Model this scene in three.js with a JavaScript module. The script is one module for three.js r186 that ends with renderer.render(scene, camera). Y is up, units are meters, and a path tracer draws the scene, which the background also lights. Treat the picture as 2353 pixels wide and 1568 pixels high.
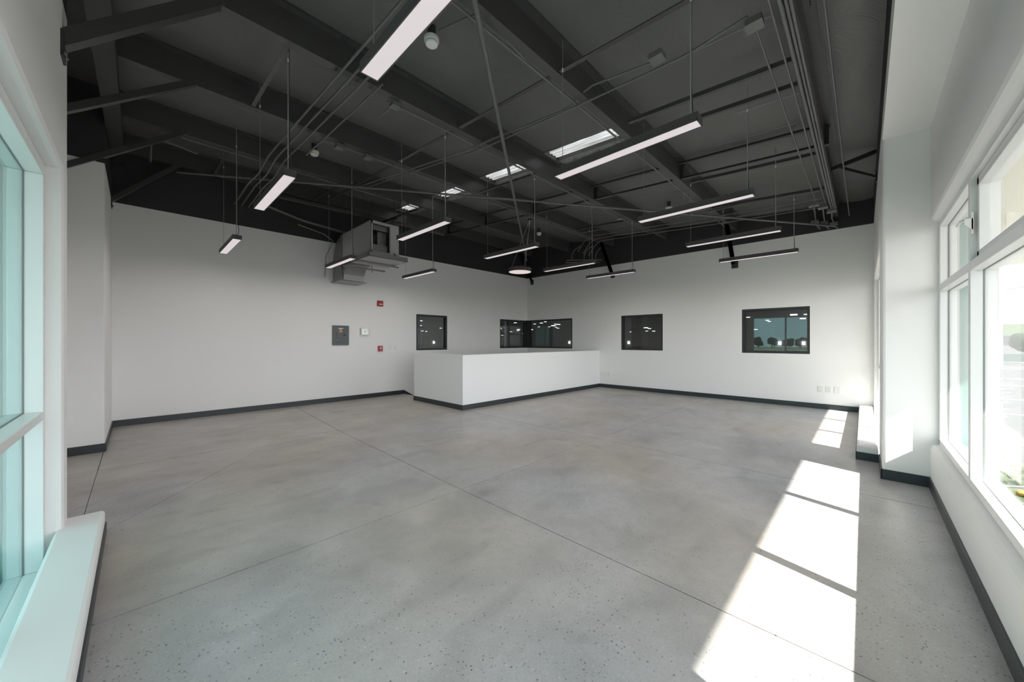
import * as THREE from 'three';
import { RoundedBoxGeometry } from 'three/addons/geometries/RoundedBoxGeometry.js';
import { mergeGeometries } from 'three/addons/utils/BufferGeometryUtils.js';
import { RectAreaLightUniformsLib } from 'three/addons/lights/RectAreaLightUniformsLib.js';
import { createNoise2D } from 'simplex-noise';

// ---------------------------------------------------------------- camera, sky, sun, exposure
// Plan coordinates: x runs along the wall with the electrical panel, u (= -z) runs along the wall with the two dark windows.
const scene = new THREE.Scene();
const F = 834, VPX = 1985 - 1176.5;
const camera = new THREE.PerspectiveCamera(2 * Math.atan(784 / F) * 180 / Math.PI, 2353 / 1568, 0.05, 3000);
camera.position.set(0, 1.35, 0);
const yaw = Math.atan(VPX / F);
camera.lookAt(Math.cos(yaw), 1.35, -Math.sin(yaw));

const SKY = 2.75, SUN = 11.5, LAMP = 9.8;
{
  const W = 64, H = 128, d = new Float32Array(W * H * 4);
  for (let j = 0; j < H; j++) for (let i = 0; i < W; i++) {
    const e = Math.max(0, Math.sin(((j + 0.5) / H - 0.5) * Math.PI)), k = Math.pow(e, 0.55), o = (j * W + i) * 4;
    d[o] = 1.0 - 0.40 * k; d[o + 1] = 0.995 - 0.31 * k; d[o + 2] = 1.02 - 0.18 * k; d[o + 3] = 1;
  }
  const t = new THREE.DataTexture(d, W, H, THREE.RGBAFormat, THREE.FloatType);
  t.mapping = THREE.EquirectangularReflectionMapping; t.magFilter = THREE.LinearFilter; t.needsUpdate = true;
  scene.background = t; scene.backgroundIntensity = SKY;
}
const sun = new THREE.DirectionalLight(new THREE.Color(1, 0.96, 0.89), SUN);
sun.position.set(-27, 88, 100); sun.target.position.set(0, 0, 0);
sun.castShadow = true; sun.shadow.mapSize.set(4096, 4096);
Object.assign(sun.shadow.camera, { left: -20, right: 30, top: 20, bottom: -20, near: 1, far: 400 });
scene.add(sun, sun.target);
const renderer = new THREE.WebGLRenderer({ antialias: true });
renderer.toneMapping = THREE.LinearToneMapping;
renderer.toneMappingExposure = 2.0;
renderer.shadowMap.enabled = true;
RectAreaLightUniformsLib.init();

// ---------------------------------------------------------------- helpers
let seed = 7;
const rnd = () => { seed = (seed * 1664525 + 1013904223) >>> 0; return seed / 4294967296; };
const N1 = createNoise2D(rnd), N2 = createNoise2D(rnd);
const V = (x, y, u) => new THREE.Vector3(x, y, -u);
const taken = {};
const numbered = (n) => { const k = taken[n] = (taken[n] ?? -1) + 1; return k ? n + '_' + String(k).padStart(3, '0') : n; };
const flat = (g) => { g = g.index ? g.toNonIndexed() : g; for (const k of Object.keys(g.attributes)) if (!['position', 'normal', 'uv'].includes(k)) g.deleteAttribute(k); return g; };
const merge = (gs) => Array.isArray(gs) ? (gs.length > 1 ? mergeGeometries(gs.map(flat)) : gs[0]) : gs;
const box = (x0, x1, y0, y1, u0, u1, r = 0) => {
  const w = Math.abs(x1 - x0), h = Math.abs(y1 - y0), d = Math.abs(u1 - u0);
  const g = r ? new RoundedBoxGeometry(w, h, d, 2, Math.min(r, w / 2.01, h / 2.01, d / 2.01)) : new THREE.BoxGeometry(w, h, d);
  return g.translate((x0 + x1) / 2, (y0 + y1) / 2, -(u0 + u1) / 2);
};
const shapeOf = (pts, holes = []) => {
  const s = new THREE.Shape(pts.map((p) => new THREE.Vector2(...p)));
  for (const h of holes) s.holes.push(new THREE.Path(h.map((p) => new THREE.Vector2(...p))));
  return s;
};
const M4 = (ex, ey, ez, t) => new THREE.Matrix4().makeBasis(ex, ey, ez).setPosition(t);
const X = new THREE.Vector3(1, 0, 0), Y = new THREE.Vector3(0, 1, 0), Z = new THREE.Vector3(0, 0, 1), U = new THREE.Vector3(0, 0, -1);
const extrude = (pts, holes, depth, bevel) => new THREE.ExtrudeGeometry(shapeOf(pts, holes), { depth: depth - (bevel ? 2 * bevel : 0), bevelEnabled: !!bevel, bevelSize: bevel || 0, bevelThickness: bevel || 0, bevelOffset: -(bevel || 0), bevelSegments: 2, steps: 1 }).translate(0, 0, bevel || 0);
const alongX = (ptsUY, x0, x1, holes, bevel) => extrude(ptsUY, holes, x1 - x0, bevel).applyMatrix4(M4(U, Y, X, new THREE.Vector3(x0, 0, 0)));     // profile in (u, y)
const alongZ = (ptsXY, z0, z1, holes, bevel) => extrude(ptsXY, holes, z1 - z0, bevel).applyMatrix4(M4(X, Y, Z, new THREE.Vector3(0, 0, z0)));     // profile in (x, y)
const alongY = (ptsXU, y0, y1, holes, bevel) => extrude(ptsXU, holes, y1 - y0, bevel).applyMatrix4(M4(X, U, Y, new THREE.Vector3(0, y0, 0)));     // profile in (x, u)
const bar = (a, b, w, h) => {                 // a box from a to b, w wide and h deep
  const d = b.clone().sub(a), L = d.length(); d.normalize();
  const side = new THREE.Vector3().crossVectors(Math.abs(d.y) > 0.95 ? X : Y, d).normalize(), up = new THREE.Vector3().crossVectors(d, side);
  return new THREE.BoxGeometry(w, h, L).applyMatrix4(M4(side, up, d, a.clone().add(b).multiplyScalar(0.5)));
};
const angle = (a, b, s = 0.05, t = 0.006, flip = 1) => {   // a rolled steel angle from a to b
  const d = b.clone().sub(a), L = d.length(); d.normalize();
  const side = new THREE.Vector3().crossVectors(Y, d).normalize().multiplyScalar(flip), up = new THREE.Vector3().crossVectors(d, side).multiplyScalar(flip);
  return extrude([[0, 0], [s, 0], [s, t], [t, t], [t, s], [0, s]], [], L).applyMatrix4(M4(side, up, d, a));
};
const tube = (pts, r, seg = 8) => {
  const path = pts.length === 2 ? new THREE.LineCurve3(...pts) : new THREE.CatmullRomCurve3(pts, false, 'catmullrom', 0.08);
  return new THREE.TubeGeometry(path, pts.length === 2 ? 1 : pts.length * 8, r, seg, false);
};
const cyl = (x, y0, y1, u, r, r2 = r, n = 20) => new THREE.CylinderGeometry(r2, r, y1 - y0, n).translate(x, (y0 + y1) / 2, -u);
const ball = (x, y, u, r) => new THREE.SphereGeometry(r, 10, 8).translate(x, y, -u);
const metricUV = (g, s = 1) => {              // uv in metres on the face's own plane
  const p = g.attributes.position, n = g.attributes.normal, uv = new Float32Array(p.count * 2);
  for (let i = 0; i < p.count; i++) {
    const ax = Math.abs(n.getX(i)), ay = Math.abs(n.getY(i)), az = Math.abs(n.getZ(i)), x = p.getX(i), y = p.getY(i), z = p.getZ(i);
    const [a, b] = ay >= ax && ay >= az ? [x, -z] : ax >= az ? [-z, y] : [x, y];
    uv[2 * i] = a / s; uv[2 * i + 1] = b / s;
  }
  g.setAttribute('uv', new THREE.BufferAttribute(uv, 2)); return g;
};
const shade = (m) => { m.castShadow = m.receiveShadow = true; return m; };
const info = (o, label, category, group, kind) => { if (label) o.userData.label = label; if (category) o.userData.category = category; if (group) o.userData.group = group; if (kind) o.userData.kind = kind; return o; };
const place = (g, at) => g.translate(-at.x, -at.y, -at.z);
const baseOf = (g) => { g.computeBoundingBox(); const b = g.boundingBox; return new THREE.Vector3((b.min.x + b.max.x) / 2, b.min.y, (b.min.z + b.max.z) / 2); };
const one = (name, gs, mat, label, category, group, kind) => {
  const g = merge(gs); if (mat.userData.metric) metricUV(g, mat.userData.metric);
  const at = baseOf(g), m = shade(new THREE.Mesh(place(g, at), mat)); m.position.copy(at); m.name = numbered(name); scene.add(m);
  return info(m, label, category, group, kind);
};
const thing = (name, at, label, category, group, kind) => { const o = new THREE.Group(); o.name = numbered(name); o.position.copy(at); scene.add(o); return info(o, label, category, group, kind); };
const origin = (o) => { const v = new THREE.Vector3(); for (let p = o; p && p !== scene; p = p.parent) v.add(p.position); return v; };
const part = (parent, name, gs, mat, label) => {  // geometry comes in room coordinates
  const g = merge(gs); if (mat.userData.metric) metricUV(g, mat.userData.metric);
  const m = shade(new THREE.Mesh(place(g, origin(parent)), mat)); m.name = name; parent.add(m); return info(m, label);
};
const struct = (name, gs, mat, label, category = 'wall') => one(name, gs, mat, label, category, null, 'structure');

// ---------------------------------------------------------------- materials
const mat = (r, g, b, rough = 0.6, more = {}) => { const m = new THREE.MeshStandardMaterial({ roughness: rough, ...more }); m.color.setRGB(r, g, b); return m; };
const dataTex = (W, H, f, srgb, type = 4) => {
  const d = new Uint8Array(W * H * 4);
  for (let j = 0; j < H; j++) for (let i = 0; i < W; i++) { const c = f(i, j), o = (j * W + i) * 4; d[o] = c[0]; d[o + 1] = c[1]; d[o + 2] = c[2]; d[o + 3] = 255; }
  const t = new THREE.DataTexture(d, W, H); t.magFilter = THREE.LinearFilter; t.minFilter = THREE.LinearMipmapLinearFilter; t.generateMipmaps = true;
  t.wrapS = t.wrapT = THREE.RepeatWrapping; if (srgb) t.colorSpace = THREE.SRGBColorSpace; t.needsUpdate = true; return t;
};
const floatTex = (W, H, f) => {              // linear values, no rounding to bytes
  const d = new Float32Array(W * H * 4);
  for (let j = 0; j < H; j++) for (let i = 0; i < W; i++) { const c = f(i, j), o = (j * W + i) * 4; d[o] = c[0]; d[o + 1] = c[1]; d[o + 2] = c[2]; d[o + 3] = 1; }
  const t = new THREE.DataTexture(d, W, H, THREE.RGBAFormat, THREE.FloatType); t.magFilter = t.minFilter = THREE.LinearFilter; t.needsUpdate = true; return t;
};
const toLin = (v) => Math.pow((Math.max(0, v) / 255 + 0.055) / 1.055, 2.4);
const cl = (v) => Math.max(0, Math.min(255, v));
const tileNoise = (n, i, j, S, f) => { const a = i / S * Math.PI * 2, b = j / S * Math.PI * 2; return n(Math.cos(a) * f + Math.cos(b) * f * 1.7 + 11, Math.sin(a) * f + Math.sin(b) * f * 1.7 - 5); };
const grain = dataTex(256, 256, (i, j) => { const v = cl(128 + 50 * tileNoise(N1, i, j, 256, 6) + 40 * tileNoise(N2, i, j, 256, 14) + 30 * (rnd() - 0.5)); return [v, v, v]; });
const paint = (r, g, b, rough, bump = 0.0006) => { const m = mat(r, g, b, rough, { bumpMap: grain, bumpScale: bump }); m.userData.metric = 0.5; return m; };
const wallWhite = paint(0.85, 0.852, 0.832, 0.72), wallBlack = paint(0.030, 0.031, 0.031, 0.6), guardWhite = paint(0.86, 0.868, 0.855, 0.7);
const wrinkle = dataTex(512, 512, (i, j) => { const w = tileNoise(N2, i, j, 512, 1.3); const v = cl(128 + 60 * Math.max(0, w - 0.35) * Math.sin(tileNoise(N1, i, j, 512, 2.2) * 7) * 2 + 26 * tileNoise(N1, i, j, 512, 5) + 10 * tileNoise(N2, i, j, 512, 16)); return [v, v, v]; });
const liner = mat(0.128, 0.128, 0.123, 0.42, { bumpMap: wrinkle, bumpScale: 0.004 }); liner.userData.metric = 1.4;
const steel = mat(0.066, 0.066, 0.065, 0.32), steelDark = mat(0.036, 0.036, 0.036, 0.42), pipeGrey = mat(0.15, 0.151, 0.147, 0.4), boxGrey = mat(0.16, 0.16, 0.155, 0.5);
const blackTrim = mat(0.028, 0.036, 0.040, 0.38), darkFrame = mat(0.022, 0.023, 0.024, 0.45), whiteMetal = mat(0.80, 0.815, 0.80, 0.35), greyMetal = mat(0.42, 0.43, 0.42, 0.35);
const plasticWhite = mat(0.80, 0.80, 0.76, 0.4), gasket = mat(0.05, 0.055, 0.055, 0.6), sealGrey = mat(0.22, 0.24, 0.235, 0.6), wire = mat(0.45, 0.45, 0.45, 0.35, { metalness: 0.6 }), cordBlack = mat(0.05, 0.05, 0.05, 0.6), cordWhite = mat(0.4, 0.4, 0.4, 0.5);
const spangle = dataTex(256, 256, (i, j) => { const v = cl(170 + 45 * tileNoise(N1, i, j, 256, 9) + 35 * tileNoise(N2, i, j, 256, 20)); return [v, v, v]; }, true);
const galv = mat(0.80, 0.80, 0.79, 0.42, { metalness: 0.75, map: spangle }); galv.userData.metric = 0.4;
const ductGrey = mat(0.52, 0.52, 0.505, 0.5, { metalness: 0.25 });
const glassOf = (r, g, b) => { const m = new THREE.MeshPhysicalMaterial({ transmission: 1, thickness: 0, roughness: 0, ior: 1.5, metalness: 0 }); m.color.setRGB(r, g, b); return m; };
const glassSouth = glassOf(0.985, 0.985, 0.98), glassWest = glassOf(0.55, 0.72, 0.715), glassIn = glassOf(0.80, 0.83, 0.83);
const led = new THREE.MeshStandardMaterial({ roughness: 0.5 }); led.color.setRGB(0.2, 0.19, 0.19); led.emissive.setRGB(1, 0.90, 0.925); led.emissiveIntensity = 0.31;
const warmLed = led.clone(); warmLed.emissive.setRGB(1, 0.86, 0.79); warmLed.emissiveIntensity = 0.36;
const housing = mat(0.085, 0.080, 0.080, 0.5);

// polished concrete: patches, trowel smears, exposed dark aggregate
const hash = (a, b) => { let h = Math.imul(a, 374761393) + Math.imul(b, 668265263) | 0; h = Math.imul(h ^ (h >>> 13), 1274126177); return ((h ^ (h >>> 16)) >>> 0) / 4294967296; };
const concrete = (x, u, px) => {
  const big = N1(x * 0.33 + 3, u * 0.33 - 7), mid = N2(x * 0.95 - 2, u * 0.95), sm = N1(x * 2.6 + N2(x * 1.1, u * 1.1) * 0.5, u * 3.2), fine = N2(x * 9, u * 9), gr = N1(x * 41, u * 41), tiny = hash(Math.floor(x * 400), Math.floor(u * 400)) - 0.5;
  const worn = Math.max(0, Math.min(1, 0.5 + 0.75 * N2(x * 0.38 + 20, u * 0.38 + 9) + 0.25 * mid - 0.10 * (u - 2)));        // ground deeper: aggregate shows, tone turns cooler
  let v = 171 + 5 * big + 5 * mid + 3.5 * sm + 3 * fine + 3.5 * gr + 8 * tiny + 4 * worn;
  const smear = N2(x * 1.1 + 8 + 0.25 * N1(x * 2, u * 2), u * 1.5 - 4); if (smear > 0.1) v -= 15 * Math.pow((smear - 0.1) / 0.9, 1.6) * (1 + 0.25 * fine);
  const scuff = N1(x * 1.4 + 31 + 0.3 * N2(x * 2.2, u * 2.2), u * 3.1 + 12); if (scuff > 0.35) v -= 15 * Math.pow((scuff - 0.35) / 0.65, 1.3) * (0.8 + 0.5 * fine);
  const pale = N1(x * 1.3 - 14, u * 1.3 + 3 + 0.2 * sm); if (pale > 0.2) v += 9 * Math.pow((pale - 0.2) / 0.8, 1.5);
  let r = v * (1.012 - 0.030 * worn) + 1.5 * mid, g = v * (0.977 + 0.006 * worn), b = v * (0.928 + 0.052 * worn) - 1.5 * mid;
  const C = 0.016, cx = Math.floor(x / C), cy = Math.floor(u / C), dens = 0.05 + 0.6 * worn * worn;
  for (let a = -1; a < 2; a++) for (let c = -1; c < 2; c++) {
    const h = hash(cx + a, cy + c); if (h > dens) continue;
    const sx = (cx + a + 0.15 + 0.7 * hash(cx + a + 91, cy + c)) * C, su = (cy + c + 0.15 + 0.7 * hash(cx + a, cy + c + 57)) * C, rad = 0.0011 + 0.003 * Math.pow(hash(cx + a + 13, cy + c + 29), 4);
    const d = Math.hypot(x - sx, u - su), k = Math.max(0, Math.min(1, (rad + px * 0.5 - d) / px)) * Math.min(1, (rad * 1.4) / px);
    if (k > 0) { const t = 1 - k * (hash(cx + a + 7, cy + c + 3) < 0.18 ? -0.16 : 0.42); r *= t; g *= t; b *= t; }
  }
  return [toLin(r), toLin(g), toLin(b)];
};
const concreteMat = (x0, x1, u0, u1, W, H) => {
  const col = floatTex(W, H, (i, j) => concrete(x0 + (i + 0.5) / W * (x1 - x0), u0 + (j + 0.5) / H * (u1 - u0), (x1 - x0) / W));
  const rg = floatTex(W >> 2, H >> 2, (i, j) => { const x = x0 + (i + 0.5) * 4 / W * (x1 - x0), u = u0 + (j + 0.5) * 4 / H * (u1 - u0); const v = Math.max(0.285, 0.34 + 0.035 * N1(x * 0.7, u * 0.7 + 40) + 0.018 * N2(x * 3, u * 3) + 0.01 * N1(x * 12, u * 12)); return [v, v, v]; });
  for (const t of [col, rg]) t.wrapS = t.wrapT = THREE.ClampToEdgeWrapping;
  const m = mat(1, 1, 1, 1, { map: col, roughnessMap: rg });
  m.userData.rect = [x0, x1, u0, u1]; return m;
};
const concFine = concreteMat(-0.4, 4.5, -0.7, 2.7, 2048, 1408), concFar = concreteMat(-0.9, 9.9, -0.9, 8.9, 2048, 1848);

// ---------------------------------------------------------------- floor: saw-cut slabs
const roofY = (u) => 3.985 + 0.065 * u, purlinY = (u) => 3.745 + 0.065 * u;
{
  const base = struct('floor', [box(-0.385, 9.7, -0.3, -0.014, -0.63, 3.87), box(-0.8, 9.7, -0.3, -0.014, 3.87, 5.72), box(-0.8, 4.75, -0.3, -0.014, 5.72, 8.7)], mat(0.035, 0.034, 0.032, 0.9), 'grey polished concrete floor of the room, cut into slabs by thin joints', 'floor');
  const slabs = [
    [[[-0.38, -0.66], [2.03, -0.66], [2.045, 2.63], [-0.38, 2.63]], concFine], [[[2.03, -0.66], [4.46, -0.66], [4.43, 2.63], [2.045, 2.63]], concFine],
    [[[4.46, -0.66], [9.65, -0.66], [9.65, 2.63], [4.43, 2.63]], concFar],
    [[[-0.38, 2.63], [2.045, 2.63], [2.11, 5.72], [1.32, 5.72], [-0.16, 3.865], [-0.38, 3.865]], concFar], [[[-0.29, 3.865], [-0.16, 3.865], [1.32, 5.72], [-0.29, 5.72]], concFar], [[[-0.7, 3.865], [-0.29, 3.865], [-0.29, 5.72], [-0.7, 5.72]], concFar],
    [[[2.045, 2.63], [4.43, 2.63], [4.42, 5.72], [2.11, 5.72]], concFar], [[[4.43, 2.63], [9.65, 2.63], [9.65, 5.72], [4.42, 5.72]], concFar],
    [[[-0.7, 5.72], [-0.29, 5.72], [-0.29, 6.75], [-0.7, 6.75]], concFar], [[[-0.29, 5.72], [2.11, 5.72], [2.26, 8.6], [-0.29, 8.6]], concFar], [[[2.11, 5.72], [4.42, 5.72], [4.75, 5.72], [4.75, 8.6], [2.26, 8.6]], concFar],
  ];
  for (const [pts, m] of slabs) {
    const c = pts.reduce((s, p) => [s[0] + p[0] / pts.length, s[1] + p[1] / pts.length], [0, 0]);
    const ins = pts.map((p) => { const d = Math.hypot(p[0] - c[0], p[1] - c[1]); return [p[0] - (p[0] - c[0]) / d * 0.006, p[1] - (p[1] - c[1]) / d * 0.006]; });
    const g = alongY(ins, -0.06, 0, []), p = g.attributes.position, uv = g.attributes.uv, [x0, x1, u0, u1] = m.userData.rect;
    for (let i = 0; i < p.count; i++) uv.setXY(i, (p.getX(i) - x0) / (x1 - x0), (-p.getZ(i) - u0) / (u1 - u0));
    part(base, 'floor_slab', g, m);
  }
}

// ---------------------------------------------------------------- walls
const PL = 3.53, rect = (a, b, c, d) => [[a, c], [b, c], [b, d], [a, d]], hole = (a, b, c, d) => [[a, c], [a, d], [b, d], [b, c]];
const wins = { w1: [5.10, 6.09, 1.105, 2.06], w2l: [8.16, 9.48, 1.115, 2.06], w2r: [6.56, 8.45, 1.115, 2.065], w3: [3.745, 4.91, 1.10, 2.06], w4: [0.785, 1.975, 1.085, 2.06] };
{
  const w = struct('wall_north', alongZ([[-0.9, -3.8], [8.16, -3.8], [9.48, -3.8], [9.48, 1.115], [8.16, 1.115], [8.16, 2.06], [9.48, 2.06], [9.48, PL], [-0.9, PL]], -8.65, -8.45, [hole(...wins.w1)]), wallWhite, 'long white painted wall with the electrical panel and duct unit');
  part(w, 'black_upper_wall', box(-0.9, 9.7, PL, 4.75, 8.452, 8.65), wallBlack, 'black painted band above the white wall');
}
{
  const w = struct('wall_east', alongX([[-0.7, -3.8], [8.65, -3.8], [8.65, 1.115], [6.56, 1.115], [6.56, 2.065], [8.65, 2.065], [8.65, PL], [-0.7, PL]], 9.48, 9.68, [hole(...wins.w3), hole(...wins.w4)]), wallWhite, 'white painted wall with two dark framed square windows');
  part(w, 'black_upper_wall', box(9.482, 9.68, PL, 4.75, -0.7, 8.65), wallBlack, 'black painted band above the white wall');
}
{ // the wall of the large window: low sill wall and header over the first bay, full wall beyond
  const w = struct('wall_south', alongX([[-0.44, -3.8], [-0.44, 0.365], [-0.447, 0.388], [-0.465, 0.404], [-0.49, 0.41], [-0.64, 0.43], [-0.64, -3.8]].reverse(), -0.75, 5.08), wallWhite, 'low white sill wall under the large window');
  part(w, 'header', alongX([[-0.44, 2.49], [-0.447, 2.467], [-0.465, 2.45], [-0.49, 2.44], [-0.64, 2.43], [-0.64, PL], [-0.13, PL], [-0.13, 3.32], [-0.44, 3.32]], -0.75, 5.08), wallWhite);
  part(w, 'thick_pier', alongZ(rect(5.08, 9.6, -3.8, PL), 0.13, 0.64, [hole(5.93, 9.34, -0.02, 2.46)], 0.022), wallWhite);
  part(w, 'black_upper_wall', box(-0.75, 9.7, PL, 4.4, -0.64, -0.132), wallBlack, 'black painted band above the white header');
}
{
  const w = struct('wall_west', alongX(rect(-0.66, 3.87, -3.8, PL), -0.76, -0.33, [hole(0.16, 3.66, -0.12, 2.44)], 0.03), wallWhite, 'white window wall beside the low curb');
  part(w, 'recess_wall', box(-0.82, -0.62, -3.8, PL, 3.84, 6.7), wallWhite);
  part(w, 'corner_column', box(-0.82, -0.28, -3.8, PL, 6.67, 8.46, 0.012), wallWhite, 'square white column in the corner');
  part(w, 'black_upper_wall', [box(-0.76, -0.332, PL, 4.6, -0.66, 3.87), box(-0.82, -0.622, PL, 4.6, 3.87, 6.67), box(-0.82, -0.282, PL, 4.7, 6.67, 8.46)], wallBlack, 'black painted band above the white wall');
}
// low curbs in front of the window walls
{
  const prof = [[0, 0], [0, 0.115], [0.022, 0.148], [0.05, 0.152], [0.19, 0.152], [0.205, 0.14], [0.205, 0]];
  const c1 = struct('trim_1', alongX(rect(-0.46, 3.86, 0, 0.152), -0.365, -0.16, [], 0.018), wallWhite, 'low white curb under the tall tinted window', 'curb');
  part(c1, 'baseboard', [box(-0.163, -0.152, 0, 0.075, -0.46, 3.84), box(-0.36, -0.16, 0, 0.075, 3.845, 3.866)], blackTrim);
  const c2 = struct('trim_2', alongZ(rect(5.72, 9.48, 0, 0.152), -0.06, 0.115, [], 0.018), wallWhite, 'low white sunlit curb under the far window', 'curb');
  part(c2, 'baseboard', [box(5.71, 5.726, 0, 0.088, -0.13, 0.055), box(5.71, 9.48, 0, 0.088, 0.052, 0.068)], blackTrim);
}
// half-height guard wall round the stairs
{
  const w = struct('wall_stair_guard', alongY([[4.40, 5.60], [9.49, 5.60], [9.49, 5.74], [4.54, 5.74], [4.54, 7.38], [4.40, 7.38]], -0.3, 1.066), guardWhite, 'white half-height guard wall round the stairwell', 'half wall');
  part(w, 'cap', alongY([[4.396, 5.596], [9.478, 5.596], [9.478, 5.744], [4.544, 5.744], [4.544, 7.384], [4.396, 7.384]], 1.066, 1.074), guardWhite);
  part(w, 'baseboard', alongY([[4.388, 5.588], [9.466, 5.588], [9.466, 5.601], [4.401, 5.601], [4.401, 7.379], [4.54, 7.379], [4.54, 7.391], [4.388, 7.391]], 0, 0.1), blackTrim);
  const stepMat = mat(0.35, 0.34, 0.32, 0.7), st = thing('staircase', V(4.75, -3.0, 7.1), 'concrete stairs going down behind the white guard wall', 'stairs');
  for (let i = 0; i < 15; i++) part(st, 'step', box(4.75 + i * 0.29, 4.75 + (i + 1) * 0.29 + 0.02, -0.3 - (i + 1) * 0.18 - 0.02, -(i + 1) * 0.18, 7.4, 8.43), stepMat);
  struct('wall_stairwell', [box(4.4, 9.5, -3.8, -0.3, 5.6, 5.74), box(4.4, 4.54, -3.8, -0.3, 5.7, 8.45)], wallWhite, 'white wall of the stairwell below the floor');
  struct('floor_lower', box(-0.9, 9.7, -4.0, -3.8, -0.7, 8.7), mat(0.3, 0.3, 0.29, 0.7), 'grey floor of the storey below', 'floor');
}
// baseboards
const bbN = struct('baseboard_north', box(-0.28, 4.74, 0, 0.1, 8.436, 8.452, 0.003), blackTrim, 'black baseboard along the wall with the electrical panel', 'baseboard');
part(bbN, 'sloping_skirting', alongZ([[4.74, 0], [4.74, 0.1], [9.0, -2.55], [9.0, -2.65]], -8.449, -8.436), blackTrim, 'black skirting sloping down with the stairs');
struct('baseboard_east', box(9.466, 9.482, 0, 0.1, -0.12, 5.6, 0.003), blackTrim, 'black baseboard along the wall with the two square windows', 'baseboard');
struct('baseboard_south', [box(-0.33, 5.08, 0, 0.098, -0.442, -0.428, 0.003), box(5.067, 5.082, 0, 0.098, -0.44, -0.118, 0.004), box(5.067, 5.72, 0, 0.098, -0.132, -0.117, 0.004)], blackTrim, 'black baseboard along the sill wall and round the pier', 'baseboard');
struct('baseboard_west', [box(-0.282, -0.267, 0, 0.1, 6.66, 8.44, 0.004), box(-0.62, -0.268, 0, 0.1, 6.655, 6.672, 0.004)], blackTrim, 'black baseboard round the corner column', 'baseboard');

// ---------------------------------------------------------------- windows
const pane = (o, g, m) => part(o, 'pane', g, m);
{ // large south window: three mullions, one transom, opening light with handle
  const w = thing('window_1', V(2.55, 0.42, -0.545), 'large white framed window with transom beside the pier', 'window', null, 'structure');
  const xs = [0.05, 1.26, 2.50, 3.74, 5.06];
  part(w, 'frame', [box(-0.02, 5.08, 0.405, 0.462, -0.605, -0.49, 0.006), box(-0.02, 5.08, 2.385, 2.445, -0.605, -0.49, 0.006), box(-0.02, 0.05, 0.41, 2.44, -0.605, -0.49, 0.006), box(5.035, 5.085, 0.41, 2.44, -0.605, -0.49, 0.006)], whiteMetal);
  for (const x of xs.slice(1, 4)) part(w, 'mullion', box(x - 0.028, x + 0.028, 0.46, 2.39, -0.605, -0.488, 0.004), whiteMetal);
  for (let i = 0; i < 4; i++) {
    const a = xs[i] + 0.026, b = xs[i + 1] - 0.026;
    part(w, 'transom', box(a, b, 1.80, 1.862, -0.604, -0.489, 0.004), whiteMetal);
    pane(w, box(a, b, 0.455, 1.805, -0.549, -0.543), glassSouth);
    part(w, 'gasket', [box(a, b, 0.462, 0.465, -0.550, -0.540), box(a, b, 1.797, 1.80, -0.550, -0.540), box(a, a + 0.003, 0.465, 1.8, -0.550, -0.540), box(b - 0.003, b, 0.465, 1.8, -0.550, -0.540)], sealGrey);
    if (i === 2) {                                                // the opening light: its own sash
      const s = part(w, 'sash', [box(a + 0.012, b - 0.012, 1.868, 1.918, -0.598, -0.515, 0.004), box(a + 0.012, b - 0.012, 2.33, 2.38, -0.598, -0.515, 0.004), box(a + 0.012, a + 0.062, 1.868, 2.38, -0.598, -0.515, 0.004), box(b - 0.062, b - 0.012, 1.868, 2.38, -0.598, -0.515, 0.004)], whiteMetal);
      part(s, 'pane', box(a + 0.05, b - 0.05, 1.91, 2.34, -0.563, -0.557), glassSouth);
      part(s, 'handle', [box(b - 0.03, b - 0.012, 2.03, 2.17, -0.50, -0.488, 0.003), alongX([[-0.5, 2.06], [-0.5, 2.13], [-0.462, 2.13], [-0.462, 2.095], [-0.49, 2.06]], b - 0.03, b - 0.014), tube([V(b - 0.025, 2.125, -0.47), V(b + 0.02, 2.125, -0.452), V(b + 0.10, 2.118, -0.448)], 0.008)], plasticWhite, 'white cam handle on the opening light');
    } else {
      pane(w, box(a, b, 1.857, 2.39, -0.549, -0.543), glassSouth);
      part(w, 'gasket', [box(a, b, 1.862, 1.865, -0.550, -0.540), box(a, b, 2.382, 2.385, -0.550, -0.540), box(a, a + 0.003, 1.865, 2.385, -0.550, -0.540), box(b - 0.003, b, 1.865, 2.385, -0.550, -0.540)], sealGrey);
    }
  }
}
{ // second south window, beyond the pier
  const w = thing('window_2', V(7.63, 0.0, -0.24), 'tall white framed window between the pier and the far wall', 'window', null, 'structure');
  const xs = [5.93, 7.03, 8.16, 9.34];
  part(w, 'frame', [box(5.93, 9.34, -0.02, 0.05, -0.30, -0.19, 0.005), box(5.93, 9.34, 2.40, 2.46, -0.30, -0.19, 0.005), box(5.93, 5.98, 0.05, 2.40, -0.30, -0.19, 0.005), box(9.29, 9.34, 0.05, 2.40, -0.30, -0.19, 0.005)], whiteMetal);
  for (const x of xs.slice(1, 3)) part(w, 'mullion', box(x - 0.025, x + 0.025, 0.05, 2.40, -0.30, -0.19, 0.004), whiteMetal);
  for (let i = 0; i < 3; i++) {
    part(w, 'transom', box(xs[i] + 0.025, xs[i + 1] - 0.025, 0.87, 0.92, -0.30, -0.19, 0.004), whiteMetal);
    pane(w, box(xs[i], xs[i + 1], 0.05, 0.88, -0.249, -0.243), glassSouth); pane(w, box(xs[i], xs[i + 1], 0.91, 2.4, -0.249, -0.243), glassSouth);
  }
}
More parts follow.
